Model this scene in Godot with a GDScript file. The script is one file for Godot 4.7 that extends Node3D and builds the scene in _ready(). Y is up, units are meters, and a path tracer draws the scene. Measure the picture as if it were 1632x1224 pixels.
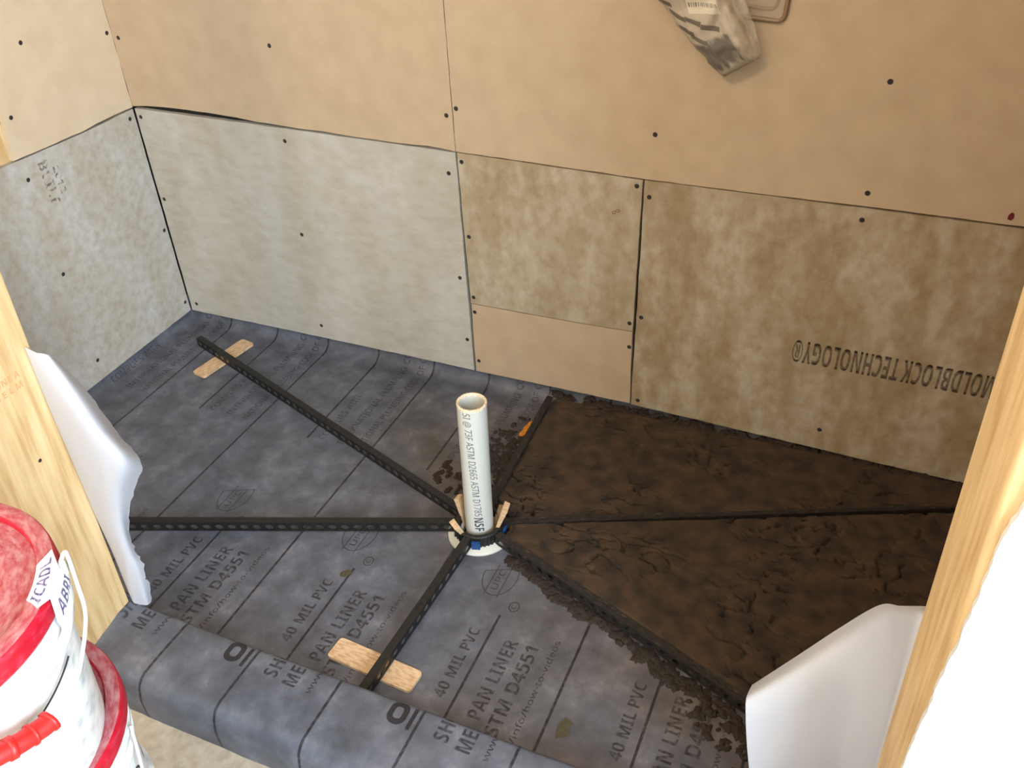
extends Node3D
# A shower pan being floated: grey liner, perforated screed bars round a drain pipe, one side filled with brown mortar.
# Units are metres. Back wall face: z = 0. Left wall face: x = 0. Outer floor and pan floor: y = 0.

const HUB := Vector3(1.178, 0.0, 0.490)
const TYPE_LINE := 0.637        # x of the first printed line of the liner
const PERIOD := 0.3365          # the print repeats across the roll
const PRINT_LENGTH := 1.45
var taken := {}
var rng := RandomNumberGenerator.new()
var curb_profile: PackedVector2Array    # (z, y)
var curb_arc: PackedFloat32Array
var floor_start := 0.0          # arc length where the floor sheet leaves the curb
var bold_font: Font
var plain_font: Font

func _ready() -> void:
	rng.seed = 41
	# camera
	var cam := Camera3D.new()
	cam.name = "camera"
	cam.transform = Transform3D(Basis(Vector3(0.9179569549, -0.0369053492, -0.3949594921), Vector3(-0.2080110367, 0.8030078970, -0.5584887877), Vector3(0.3377668390, 0.5948246066, 0.7294499640)), Vector3(1.84899, 1.44610, 1.73832))
	cam.fov = 45.5624
	cam.near = 0.02
	add_child(cam)
	cam.current = true
	# sky and exposure
	var we := WorldEnvironment.new()
	we.name = "world_environment"
	var env := Environment.new()
	env.background_mode = Environment.BG_SKY
	var sky := Sky.new()
	var sm := ProceduralSkyMaterial.new()
	sm.sky_top_color = Color(0.55, 0.68, 0.88)
	sm.sky_horizon_color = Color(0.86, 0.90, 0.95)
	sm.ground_horizon_color = Color(0.7, 0.68, 0.64)
	sm.ground_bottom_color = Color(0.5, 0.48, 0.45)
	sm.sun_angle_max = 0.0
	sky.sky_material = sm
	env.sky = sky
	env.background_energy_multiplier = 2.0
	env.tonemap_mode = Environment.TONE_MAPPER_LINEAR
	env.tonemap_exposure = 1.0
	env.sdfgi_enabled = true
	env.ssao_enabled = true
	env.ssil_enabled = true
	we.environment = env
	add_child(we)
	# unseen window right of the camera, placed to light the left wall
	unseen_window_light(Vector3(3.12, 1.50, 2.40), Vector2(1.4, 1.4), 16.5, Color(0.88, 0.95, 1.0))
	unseen_ceiling_lamp(Vector3(0.95, 2.36, 2.0), 1.9, Color(1.0, 0.87, 0.74))
	bold_font = font(700)
	plain_font = font(400)
	make_profile()
	make_materials()
	build_shell()
	build_walls()
	build_liner()
	build_drain()
	build_bars()
	build_mortar()
	build_studs()
	build_paper()
	build_buckets()
	build_bag()

func unseen_window_light(at: Vector3, size: Vector2, energy: float, color: Color) -> void:
	var l := AreaLight3D.new()
	l.name = "unseen_window_daylight"
	l.area_size = size
	l.light_energy = energy
	l.light_color = color
	l.shadow_enabled = true
	l.area_range = 12.0
	l.area_attenuation = 2.0
	l.position = at
	add_child(l)
	l.look_at_from_position(at, at + Vector3(-1, 0, 0))

func unseen_ceiling_lamp(at: Vector3, energy: float, color: Color) -> void:
	# unseen ceiling fitting left of the camera, placed to warm the right side
	var l := OmniLight3D.new()
	l.name = "unseen_ceiling_lamp_light"
	l.light_energy = energy
	l.light_color = color
	l.light_size = 0.12
	l.omni_range = 10.0
	l.omni_attenuation = 2.0
	l.shadow_enabled = true
	l.position = at + Vector3(0, -0.03, 0)
	add_child(l)
	var o := thing("unseen_ceiling_lamp", "unseen round glass ceiling lamp outside the shower, placed to warm the right side", "lamp", "", at)
	var glass := flat(Color(0.9, 0.88, 0.84), 0.5)
	glass.emission_enabled = true
	glass.emission = color
	glass.emission_energy_multiplier = 1.5
	part(o, "glass_bulb", lathe(PackedVector2Array([Vector2(0.10, 0.06), Vector2(0.14, 0.03), Vector2(0.15, -0.01), Vector2(0.12, -0.06), Vector2(0.06, -0.085), Vector2(0.0, -0.09)]), 24), glass)
	part(o, "base_plate", lathe(PackedVector2Array([Vector2(0.0, 0.10), Vector2(0.12, 0.10), Vector2(0.12, 0.06), Vector2(0.0, 0.06)]), 24), flat(Color(0.75, 0.73, 0.7), 0.4))

# ---------------------------------------------------------------- helpers
func numbered(n: String) -> String:
	if not taken.has(n):
		taken[n] = 0
		return n
	taken[n] += 1
	return "%s_%03d" % [n, taken[n]]

func font(weight: int) -> Font:
	var f := SystemFont.new()
	f.font_names = PackedStringArray(["Droid Sans"])
	f.font_weight = weight
	return f

func thing(called: String, label: String, category: String, group := "", at := Vector3.ZERO) -> Node3D:
	var o := Node3D.new()
	o.name = numbered(called)
	o.position = at
	add_child(o, true)
	o.set_meta("label", label)
	if category != "":
		o.set_meta("category", category)
	if group != "":
		o.set_meta("group", group)
	return o

func structure(called: String, label: String) -> Node3D:
	var o := thing(called, label, "")
	o.set_meta("kind", "structure")
	return o

func part(parent: Node3D, called: String, mesh: Mesh, mat: Material, at := Vector3.ZERO, label := "") -> MeshInstance3D:
	var m := MeshInstance3D.new()
	m.name = called
	m.mesh = mesh
	m.material_override = mat
	m.position = at
	parent.add_child(m, true)
	if label != "":
		m.set_meta("label", label)
	return m

func begin() -> SurfaceTool:
	var st := SurfaceTool.new()
	st.begin(Mesh.PRIMITIVE_TRIANGLES)
	st.set_smooth_group(-1)
	return st

func done(st: SurfaceTool) -> ArrayMesh:
	st.generate_normals()
	return st.commit()

func quad(st: SurfaceTool, a: Vector3, b: Vector3, c: Vector3, d: Vector3, ua := Vector2.ZERO, ub := Vector2.ZERO, uc := Vector2.ZERO, ud := Vector2.ZERO) -> void:
	# a b c d run clockwise seen from the front
	for k in [[a, ua], [b, ub], [c, uc], [a, ua], [c, uc], [d, ud]]:
		st.set_uv(k[1])
		st.add_vertex(k[0])

func add_box(st: SurfaceTool, lo: Vector3, hi: Vector3) -> void:
	var c := []
	for i in 8:
		c.append(Vector3(hi.x if i & 1 else lo.x, hi.y if i & 2 else lo.y, hi.z if i & 4 else lo.z))
	hexa(st, c)

func hexa(st: SurfaceTool, c: Array) -> void:
	# corners: bit 0 = x, bit 1 = y, bit 2 = z; texture in metres
	for f in [[4, 6, 7, 5, 0, 1], [1, 3, 2, 0, 0, 1], [5, 7, 3, 1, 2, 1], [0, 2, 6, 4, 2, 1], [6, 2, 3, 7, 0, 2], [0, 4, 5, 1, 0, 2]]:
		var u := []
		for k in 4:
			var p: Vector3 = c[f[k]]
			u.append(Vector2(p[f[4]], p[f[5]]))
		quad(st, c[f[0]], c[f[1]], c[f[2]], c[f[3]], u[0], u[1], u[2], u[3])

func box_mesh(lo: Vector3, hi: Vector3) -> ArrayMesh:
	var st := begin()
	add_box(st, lo, hi)
	return done(st)

func grid(st: SurfaceTool, rows: Array, uvs: Array = [], uv2s: Array = [], flip := false, colors: Array = []) -> void:
	# rows of points; smooth
	for j in rows.size() - 1:
		for i in rows[j].size() - 1:
			var ids := [[j, i], [j + 1, i], [j + 1, i + 1], [j, i], [j + 1, i + 1], [j, i + 1]]
			if flip:
				ids = [[j, i], [j + 1, i + 1], [j + 1, i], [j, i], [j, i + 1], [j + 1, i + 1]]
			for k in ids:
				if uvs.size():
					st.set_uv(uvs[k[0]][k[1]])
				if uv2s.size():
					st.set_uv2(uv2s[k[0]][k[1]])
				if colors.size():
					st.set_color(colors[k[0]][k[1]])
				st.add_vertex(rows[k[0]][k[1]])

func lathe(profile: PackedVector2Array, seg := 48, from := 0.0, to := TAU) -> ArrayMesh:
	# profile of (radius, y), from the top down seen from outside
	var st := begin()
	st.set_smooth_group(0)
	add_lathe(st, profile, seg, from, to)
	st.index()
	return done(st)

func add_lathe(st: SurfaceTool, profile: PackedVector2Array, seg: int, from := 0.0, to := TAU) -> void:
	var along := 0.0
	var rows := []
	var uvs := []
	for j in profile.size():
		if j > 0:
			along += profile[j].distance_to(profile[j - 1])
		var r := []
		var u := []
		for i in seg + 1:
			var a := lerpf(from, to, float(i) / seg)
			r.append(Vector3(cos(a) * profile[j].x, profile[j].y, sin(a) * profile[j].x))
			u.append(Vector2(float(i) / seg, along))
		rows.append(r)
		uvs.append(u)
	grid(st, rows, uvs, [], true)

func tube(st: SurfaceTool, path: PackedVector3Array, r: float, seg := 8, closed := false) -> void:
	var n := path.size()
	var rows := []
	var side := Vector3.ZERO
	for i in n + (1 if closed else 0):
		var p := path[i % n]
		var t := (path[(i + 1) % n] - path[(i - 1 + n) % n]) if closed else (path[mini(i + 1, n - 1)] - path[maxi(i - 1, 0)])
		t = t.normalized()
		if side == Vector3.ZERO:
			side = t.cross(Vector3.UP if absf(t.y) < 0.9 else Vector3.RIGHT).normalized()
		side = (side - t * side.dot(t)).normalized()
		var up := side.cross(t)
		var row := []
		for k in seg + 1:
			var a := TAU * k / seg
			row.append(p + (side * cos(a) + up * sin(a)) * r)
		rows.append(row)
	if not closed:
		for e in [0, rows.size() - 1]:
			var c: Vector3 = path[0] if e == 0 else path[n - 1]
			var cap := []
			for k in seg + 1:
				cap.append(c)
			if e == 0:
				rows.push_front(cap)
			else:
				rows.append(cap)
			if e == 0:
				pass
	grid(st, rows)

func smooth_path(points: Array, per := 6) -> PackedVector3Array:
	var out := PackedVector3Array()
	var n := points.size()
	for i in n - 1:
		for k in per:
			var a: Vector3 = points[maxi(i - 1, 0)]
			var b: Vector3 = points[i]
			var c: Vector3 = points[i + 1]
			var d: Vector3 = points[mini(i + 2, n - 1)]
			out.append(b.cubic_interpolate(c, a, d, float(k) / per))
	out.append(points[n - 1])
	return out

func dense(rows: Array, per := 6) -> Array:
	# a control net made smooth both ways
	var wide := []
	for r in rows:
		wide.append(smooth_path(r, per))
	var out := []
	for k in wide[0].size():
		var col := []
		for r in wide:
			col.append(r[k])
		out.append(smooth_path(col, per))
	return out      # out[column][row]

func slab(poly: PackedVector2Array, back: float, front: float) -> ArrayMesh:
	# a board: its outline in x and y, thickness along z; texture in metres
	if Geometry2D.is_polygon_clockwise(poly):
		poly.reverse()
	var st := begin()
	var tri := Geometry2D.triangulate_polygon(poly)
	for k in range(0, tri.size(), 3):
		for face in 2:
			var ids := [tri[k], tri[k + 1], tri[k + 2]]
			var a := poly[ids[0]]
			var ccw := (poly[ids[1]] - a).cross(poly[ids[2]] - a) > 0.0
			if ccw == (face == 0):
				ids.reverse()
			for i in ids:
				st.set_uv(poly[i])
				st.set_uv2(poly[i])
				st.add_vertex(Vector3(poly[i].x, poly[i].y, front if face == 0 else back))
	var n := poly.size()
	for i in n:
		var a := poly[i]
		var b := poly[(i + 1) % n]
		for k in [[b, front], [a, front], [a, back], [b, front], [a, back], [b, back]]:
			var p: Vector2 = k[0]
			st.set_uv(p)
			st.set_uv2(p)
			st.add_vertex(Vector3(p.x, p.y, k[1]))
	return done(st)

func ragged(points: Array, step := 0.03, amount := 0.0008, seed_ := 1) -> PackedVector2Array:
	var r := RandomNumberGenerator.new()
	r.seed = seed_
	var out := PackedVector2Array()
	var n := points.size()
	for i in n:
		var a := Vector2(points[i][0], points[i][1])
		var b := Vector2(points[(i + 1) % n][0], points[(i + 1) % n][1])
		var m := maxi(1, int(a.distance_to(b) / step))
		for k in m:
			var p := a.lerp(b, float(k) / m)
			if k > 0:
				p += (b - a).orthogonal().normalized() * r.randf_range(-amount, amount)
			out.append(p)
	return out

# ---------------------------------------------------------------- materials
func noise_texture(seed_: int, freq: float, colors: Array, stops: Array, size := 512, octaves := 5, kind := FastNoiseLite.TYPE_SIMPLEX_SMOOTH, gain := 0.5) -> NoiseTexture2D:
	var n := FastNoiseLite.new()
	n.seed = seed_
	n.noise_type = kind
	n.frequency = freq
	n.fractal_type = FastNoiseLite.FRACTAL_FBM
	n.fractal_octaves = octaves
	n.fractal_gain = gain
	var t := NoiseTexture2D.new()
	t.width = size
	t.height = size
	t.seamless = true
	t.normalize = true
	t.noise = n
	var g := Gradient.new()
	g.offsets = PackedFloat32Array(stops)
	g.colors = PackedColorArray(colors)
	t.color_ramp = g
	return t

func bump_texture(seed_: int, freq: float, size := 512, octaves := 4) -> NoiseTexture2D:
	return noise_texture(seed_, freq, [Color.BLACK, Color.WHITE], [0.0, 1.0], size, octaves)

func flat(color: Color, rough := 0.7, metallic := 0.0) -> StandardMaterial3D:
	var m := StandardMaterial3D.new()
	m.albedo_color = color
	m.roughness = rough
	m.metallic = metallic
	return m

func noisy(tex: Texture2D, scale: Vector3, rough := 0.85, bump: Texture2D = null, height := 0.05) -> StandardMaterial3D:
	var m := StandardMaterial3D.new()
	m.albedo_texture = tex
	m.uv1_scale = scale
	m.roughness = rough
	if bump:
		m.heightmap_enabled = true
		m.heightmap_texture = bump
		m.heightmap_scale = height
	return m

var M := {}

func make_materials() -> void:
	var fine := bump_texture(5, 0.05)
	var paper_bump := bump_texture(6, 0.12)
	M.tan_board = noisy(noise_texture(11, 0.012, [Color(0.690, 0.605, 0.500), Color(0.705, 0.622, 0.517), Color(0.718, 0.636, 0.530)], [0.1, 0.5, 0.95]), Vector3(1.7, 1.7, 1), 0.9, paper_bump, 0.01)
	M.cream_board = noisy(noise_texture(15, 0.012, [Color(0.775, 0.700, 0.590), Color(0.795, 0.722, 0.615), Color(0.812, 0.742, 0.637)], [0.1, 0.5, 0.95]), Vector3(1.7, 1.7, 1), 0.9, paper_bump, 0.01)
	M.grey_board = noisy(noise_texture(12, 0.022, [Color(0.670, 0.653, 0.612), Color(0.695, 0.680, 0.647), Color(0.715, 0.705, 0.677)], [0.12, 0.5, 0.9], 512, 6, FastNoiseLite.TYPE_SIMPLEX_SMOOTH, 0.6), Vector3(1.1, 2.4, 1), 0.9, fine, 0.03)
	M.mottled_board = noisy(noise_texture(13, 0.026, [Color(0.635, 0.575, 0.48), Color(0.67, 0.62, 0.54), Color(0.70, 0.657, 0.585)], [0.14, 0.48, 0.88], 512, 6, FastNoiseLite.TYPE_SIMPLEX_SMOOTH, 0.62), Vector3(1.9, 1.5, 1), 0.9, fine, 0.03)
	M.side_board = noisy(noise_texture(14, 0.026, [Color(0.665, 0.642, 0.60), Color(0.70, 0.685, 0.66), Color(0.735, 0.727, 0.715)], [0.12, 0.48, 0.9], 512, 6, FastNoiseLite.TYPE_SIMPLEX_SMOOTH, 0.6), Vector3(2.2, 2.2, 1), 0.9, fine, 0.03)
	M.gypsum = flat(Color(0.86, 0.83, 0.78), 0.95)
	M.dark_gap = flat(Color(0.15, 0.13, 0.115), 0.95)
	M.screw = flat(Color(0.17, 0.155, 0.14), 0.9)
	M.room_white = flat(Color(0.80, 0.78, 0.74), 0.9)
	M.subfloor = noisy(noise_texture(21, 0.03, [Color(0.62, 0.565, 0.49), Color(0.675, 0.62, 0.545), Color(0.71, 0.66, 0.585)], [0.1, 0.5, 0.9], 512, 6), Vector3(2.2, 2.2, 2.2), 0.9, fine, 0.05)
	M.subfloor.uv1_triplanar = true
	M.subfloor.uv1_world_triplanar = true
	var wood_tex := noise_texture(22, 0.012, [Color(0.75, 0.61, 0.42), Color(0.82, 0.70, 0.51), Color(0.87, 0.76, 0.58)], [0.15, 0.5, 0.9], 512, 5)
	M.wood = noisy(wood_tex, Vector3(9.0, 0.7, 1), 0.6, fine, 0.02)
	M.shim_wood = noisy(noise_texture(23, 0.02, [Color(0.70, 0.57, 0.42), Color(0.79, 0.67, 0.53), Color(0.83, 0.73, 0.59)], [0.1, 0.5, 0.9]), Vector3(4.0, 14.0, 1), 0.75, fine, 0.03)
	M.black_plastic = noisy(noise_texture(24, 0.03, [Color(0.055, 0.055, 0.06), Color(0.085, 0.084, 0.086), Color(0.15, 0.14, 0.13)], [0.2, 0.6, 1.0]), Vector3(5, 5, 1), 0.5)
	M.muddy_plastic = noisy(noise_texture(25, 0.02, [Color(0.08, 0.07, 0.06), Color(0.14, 0.115, 0.09), Color(0.34, 0.30, 0.25)], [0.25, 0.7, 1.0], 512, 6), Vector3(4, 8, 1), 0.7, fine, 0.1)
	M.mortar = noisy(noise_texture(26, 0.02, [Color(0.15, 0.115, 0.085), Color(0.225, 0.168, 0.112), Color(0.275, 0.203, 0.135)], [0.15, 0.5, 0.85], 512, 4), Vector3(1.6, 1.6, 1), 0.9, bump_texture(27, 0.05, 512, 5), 0.10)
	M.smear = noisy(noise_texture(28, 0.03, [Color(0.115, 0.09, 0.07), Color(0.185, 0.14, 0.10)], [0.2, 0.8]), Vector3(6, 6, 1), 0.85, fine, 0.2)
	M.pvc = flat(Color(0.78, 0.78, 0.75), 0.35)
	M.blue = flat(Color(0.06, 0.25, 0.46), 0.6)
	M.white_paper = flat(Color(0.735, 0.745, 0.78), 0.45)
	M.white_paper.backlight_enabled = true
	M.white_paper.backlight = Color(0.18, 0.18, 0.18)
	M.bucket_white = noisy(noise_texture(31, 0.012, [Color(0.72, 0.74, 0.75), Color(0.86, 0.87, 0.87), Color(0.92, 0.92, 0.92)], [0.1, 0.38, 0.7], 512, 6), Vector3(3, 6, 1), 0.5)
	M.lid_red = noisy(noise_texture(32, 0.02, [Color(0.66, 0.05, 0.13), Color(0.70, 0.08, 0.17), Color(0.72, 0.24, 0.30)], [0.2, 0.6, 0.95], 512, 5), Vector3(4, 8, 1), 0.4)
	M.lid_dusty = noisy(noise_texture(33, 0.018, [Color(0.58, 0.20, 0.235), Color(0.64, 0.375, 0.395), Color(0.68, 0.51, 0.505)], [0.15, 0.5, 0.85], 512, 6, FastNoiseLite.TYPE_SIMPLEX_SMOOTH, 0.65), Vector3(3, 10, 1), 0.8)
	M.wire = flat(Color(0.88, 0.88, 0.88), 0.4)
	M.grip_red = flat(Color(0.80, 0.11, 0.10), 0.45)
	M.orange = noisy(noise_texture(34, 0.05, [Color(0.62, 0.22, 0.06), Color(0.85, 0.58, 0.12)], [0.25, 0.5]), Vector3(8, 8, 1), 0.7)
	M.rim = noisy(noise_texture(35, 0.03, [Color(0.80, 0.52, 0.20), Color(0.86, 0.82, 0.72), Color(0.87, 0.86, 0.82)], [0.25, 0.45, 0.8]), Vector3(3, 20, 1), 0.4)
	M.red_mark = flat(Color(0.38, 0.04, 0.10), 0.8)

# ---------------------------------------------------------------- lettering in images
func text_mask(text: String, f: Font, size := 64) -> Image:
	# white letters on black, cut to the ink
	var ts := TextServerManager.get_primary_interface()
	var line := TextLine.new()
	line.add_string(text, f, size)
	var w := int(line.get_size().x) + 8
	var im := Image.create(w, size * 2, false, Image.FORMAT_LA8)
	var x := 2.0
	for g in ts.shaped_text_get_glyphs(line.get_rid()):
		var key := Vector2i(g.font_size, 0)
		ts.font_render_glyph(g.font_rid, key, g.index)
		var page: int = ts.font_get_glyph_texture_idx(g.font_rid, key, g.index)
		if page >= 0:
			var rect: Rect2 = ts.font_get_glyph_uv_rect(g.font_rid, key, g.index)
			var off: Vector2 = ts.font_get_glyph_offset(g.font_rid, key, g.index)
			var src: Image = ts.font_get_texture_image(g.font_rid, key, page)
			im.blend_rect(src, Rect2i(rect), Vector2i(int(x + off.x + g.offset.x), int(size * 1.4 + off.y)))
		x += g.advance
	var used := im.get_used_rect()
	return im.get_region(used) if used.size.x > 0 else im

func stamp_mask(img: Image, mask: Image, rect: Rect2i, ink: Color, strength: float, wear := 0.3, seed_ := 1) -> void:
	# prints a mask into a rectangle of img (rows wrap), worn in patches
	var m: Image = mask.duplicate()
	m.resize(rect.size.x, rect.size.y, Image.INTERPOLATE_LANCZOS)
	var n := FastNoiseLite.new()
	n.seed = seed_
	n.frequency = 0.05
	n.fractal_octaves = 3
	var W := img.get_width()
	var H := img.get_height()
	for y in rect.size.y:
		for x in rect.size.x:
			var a := m.get_pixel(x, y).a
			if a < 0.02:
				continue
			var px := rect.position.x + x
			var py := posmod(rect.position.y + y, H)
			if px < 0 or px >= W:
				continue
			a *= strength * clampf(1.0 - wear * (0.6 + 1.6 * n.get_noise_2d(px, py)), 0.0, 1.0)
			img.set_pixel(px, py, img.get_pixel(px, py).lerp(ink, a))

func solid_mask() -> Image:
	var im := Image.create(4, 4, false, Image.FORMAT_LA8)
	im.fill(Color(1, 1, 1, 1))
	return im

func stroke(img: Image, points: Array, r: float, ink: Color, strength: float) -> void:
	var H := img.get_height()
	for i in points.size() - 1:
		var a: Vector2 = points[i]
		var b: Vector2 = points[i + 1]
		var n := int(a.distance_to(b) / 1.0) + 1
		for k in n:
			var p := a.lerp(b, float(k) / n)
			for dy in range(-int(r + 1), int(r + 2)):
				for dx in range(-int(r + 1), int(r + 2)):
					if Vector2(dx, dy).length() <= r:
						var px := clampi(int(p.x) + dx, 0, img.get_width() - 1)
						var py := posmod(int(p.y) + dy, H)
						var c := img.get_pixel(px, py)
						if c.r > ink.r + (1.0 - ink.r) * (1.0 - strength) + 0.01:
							img.set_pixel(px, py, Color.WHITE.lerp(ink, strength))

func textured(img: Image) -> ImageTexture:
	return ImageTexture.create_from_image(img)

func liner_print() -> ImageTexture:
	# reads from the curb towards the back wall; rows run across the roll
	var W := 2048
	var H := 512
	var img := Image.create(W, H, false, Image.FORMAT_RGB8)
	img.fill(Color.WHITE)
	var ink := Color(0.40, 0.39, 0.41)
	var kx := W / PRINT_LENGTH
	var ky := H / PERIOD
	var bar := solid_mask()
	# lines along the roll: one whole, one with a gap
	for seg in [[0.0, floor_start + 0.976 - 0.68, 0.0], [floor_start + 0.976 - 0.35, PRINT_LENGTH, 0.0], [0.0, PRINT_LENGTH, 0.1735]]:
		stamp_mask(img, bar, Rect2i(int(seg[0] * kx), int((seg[2] - 0.0028) * ky), int((seg[1] - seg[0]) * kx), int(0.0056 * ky)), ink, 1.0, 0.35, 3)
	var sf := floor_start + 0.976          # arc length at the back wall: s = sf - z
	var st := curb_arc_at_top() # s = st - z on the top of the curb
	# [text, bold, s0, s1, offset across, height, strength, wear]
	for t in [
		["SH", true, st - 1.022, st - 0.985, 0.048, 0.028, 0.85, 0.35], ["OWER", true, st - 0.982, sf - 0.925, 0.048, 0.028, 1.0, 0.3], ["PAN LINER", true, sf - 0.910, sf - 0.727, 0.048, 0.028, 0.82, 0.5],
		["ME", true, st - 1.026, st - 0.984, 0.090, 0.028, 0.85, 0.35], ["ETS A", true, st - 0.979, sf - 0.945, 0.090, 0.028, 1.0, 0.3], ["STM D4551", true, sf - 0.930, sf - 0.727, 0.090, 0.028, 0.82, 0.5],
		["www.oatey.com/info/how-to-videos", false, st - 1.028, sf - 0.697, 0.132, 0.017, 1.0, 0.45],
		["40 MIL PVC", true, sf - 0.892, sf - 0.726, -0.032, 0.024, 0.8, 0.45],
		["COMPLIES WITH", false, sf - 0.342, sf - 0.155, 0.035, 0.020, 0.85, 0.5], ["INTERNATIONAL PLUMBING CODE", false, sf - 0.342, sf + 0.075, 0.090, 0.020, 0.9, 0.45], ["NATIONAL PLUMBING CODE OF CANADA", false, sf - 0.342, sf + 0.115, 0.140, 0.020, 0.9, 0.4],
		["UPC", false, sf - 0.625, sf - 0.570, -0.040, 0.014, 0.8, 0.4], ["c", false, sf - 0.657, sf - 0.647, 0.018, 0.010, 0.8, 0.3]]:
		var mask := text_mask(t[0], bold_font if t[1] else plain_font)
		stamp_mask(img, mask, Rect2i(int(t[2] * kx), int((t[4] - t[5] * 0.5) * ky), maxi(2, int((t[3] - t[2]) * kx)), maxi(2, int(t[5] * ky))), ink, t[6], t[7], int(t[2] * 1000.0))
	stamp_mask(img, bar, Rect2i(int((st - 1.024) * kx), int(-0.0170 * ky), int(0.042 * kx), int(0.0075 * ky)), ink, 1.0, 0.15, 9)
	var o_path := []
	for q in rounded_rect(Vector2(-0.0165 * kx, -0.0125 * ky), Vector2(0.0165 * kx, 0.0125 * ky), 0.011 * kx):
		o_path.append(Vector2((st - 1.001) * kx, -0.041 * ky) + q)
	o_path.append(o_path[0])
	stroke(img, o_path, 0.0052 * kx, ink, 0.95)
	# shield outline with a band, and a ring round the small c
	var c := Vector2((sf - 0.600) * kx, -0.040 * ky)
	var outline := []
	for k in 25:
		var a := PI * (0.5 + float(k) / 24.0)
		outline.append(c + Vector2(cos(a) * 0.055 * kx + 0.015 * kx, sin(a) * 0.036 * ky * -1.0))
	outline.append(c + Vector2(0.045 * kx, 0.030 * ky))
	outline.append(outline[0])
	stroke(img, outline, 1.3, ink, 0.75)
	stroke(img, [c + Vector2(-0.042 * kx, -0.014 * ky), c + Vector2(0.040 * kx, -0.014 * ky)], 1.0, ink, 0.7)
	stroke(img, [c + Vector2(-0.042 * kx, 0.014 * ky), c + Vector2(0.040 * kx, 0.014 * ky)], 1.0, ink, 0.7)
	var ring := []
	for k in 21:
		ring.append(Vector2((sf - 0.652) * kx, 0.018 * ky) + Vector2(cos(TAU * k / 20.0) * 0.012 * kx, sin(TAU * k / 20.0) * 0.010 * ky))
	stroke(img, ring, 1.2, ink, 0.8)
	return textured(img)

# ---------------------------------------------------------------- the room outside and the shell
func build_shell() -> void:
	var f := structure("floor", "dusty beige subfloor in front of the shower curb")
	part(f, "slab", box_mesh(Vector3(-0.3, -0.12, -0.3), Vector3(3.3, -0.004, 3.65)), M.subfloor)
	var c := structure("ceiling", "plain pale ceiling over the shower and the room outside")
	part(c, "slab", box_mesh(Vector3(-0.3, 2.46, -0.3), Vector3(3.3, 2.56, 3.65)), M.room_white)
	var w := structure("wall_rear", "pale wall behind the photographer")
	part(w, "panel", box_mesh(Vector3(-0.3, -0.004, 3.5), Vector3(3.3, 2.46, 3.65)), M.room_white)
	w = structure("wall_west", "pale side wall of the room outside the shower, on the left")
	part(w, "panel", box_mesh(Vector3(-0.3, -0.004, 1.09), Vector3(-0.15, 2.46, 3.5)), M.room_white)
	w = structure("wall_east", "unseen pale side wall outside the shower on the right, its wide window opening placed for the daylight")  # out of view; the opening stands where the daylight comes in
	for b in [[Vector3(3.15, -0.004, -0.3), Vector3(3.3, 2.46, 1.68)], [Vector3(3.15, -0.004, 3.12), Vector3(3.3, 2.46, 3.5)], [Vector3(3.15, -0.004, 1.68), Vector3(3.3, 0.78, 3.12)], [Vector3(3.15, 2.22, 1.68), Vector3(3.3, 2.46, 3.12)]]:
		part(w, "panel", box_mesh(b[0], b[1]), M.room_white)

func screws(board: Node3D, spots: Array, mesh: Mesh) -> void:
	for s in spots:
		part(board, "screw", mesh, M.screw, Vector3(s[0], s[1], 0.0))

func screw_mesh() -> ArrayMesh:
	var st := begin()
	st.set_smooth_group(0)
	add_lathe(st, PackedVector2Array([Vector2(0.0, 0.0002), Vector2(0.0014, 0.0003), Vector2(0.0018, 0.0006), Vector2(0.0046, 0.0005), Vector2(0.0054, 0.0)]), 10)
	var m := done(st)
	# turn the axis from y to z
	var t := SurfaceTool.new()
	t.append_from(m, 0, Transform3D(Basis(Vector3.RIGHT, PI / 2)))
	return t.commit()

func printed(base: StandardMaterial3D, img: Image, lo: Vector2, size: Vector2) -> StandardMaterial3D:
	# the board's own material with a print multiplied over it; uv2 carries metres
	var m: StandardMaterial3D = base.duplicate()
	m.detail_enabled = true
	m.detail_blend_mode = BaseMaterial3D.BLEND_MODE_MUL
	m.detail_uv_layer = BaseMaterial3D.DETAIL_UV_2
	m.detail_albedo = textured(img)
	m.uv2_scale = Vector3(1.0 / size.x, -1.0 / size.y, 1)
	m.uv2_offset = Vector3(-lo.x / size.x, 1.0 + lo.y / size.y, 0)
	return m

func board_stains(w: int, h: int, seed_: int, tint: Color) -> Image:
	# water stains that run down a board, with a few scuffs
	var img := Image.create(w, h, false, Image.FORMAT_RGB8)
	var a := FastNoiseLite.new()
	a.seed = seed_
	a.frequency = 0.02
	a.fractal_octaves = 4
	for y in h:
		for x in w:
			var v := a.get_noise_2d(x * 1.0, y * 0.28) + 0.45 * a.get_noise_2d(x * 2.1 + 300.0, y * 1.7)
			v = clampf(0.5 + v * 1.15, 0.0, 1.0)
			img.set_pixel(x, y, Color.WHITE.lerp(tint, v * 0.62))
	return img

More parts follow.
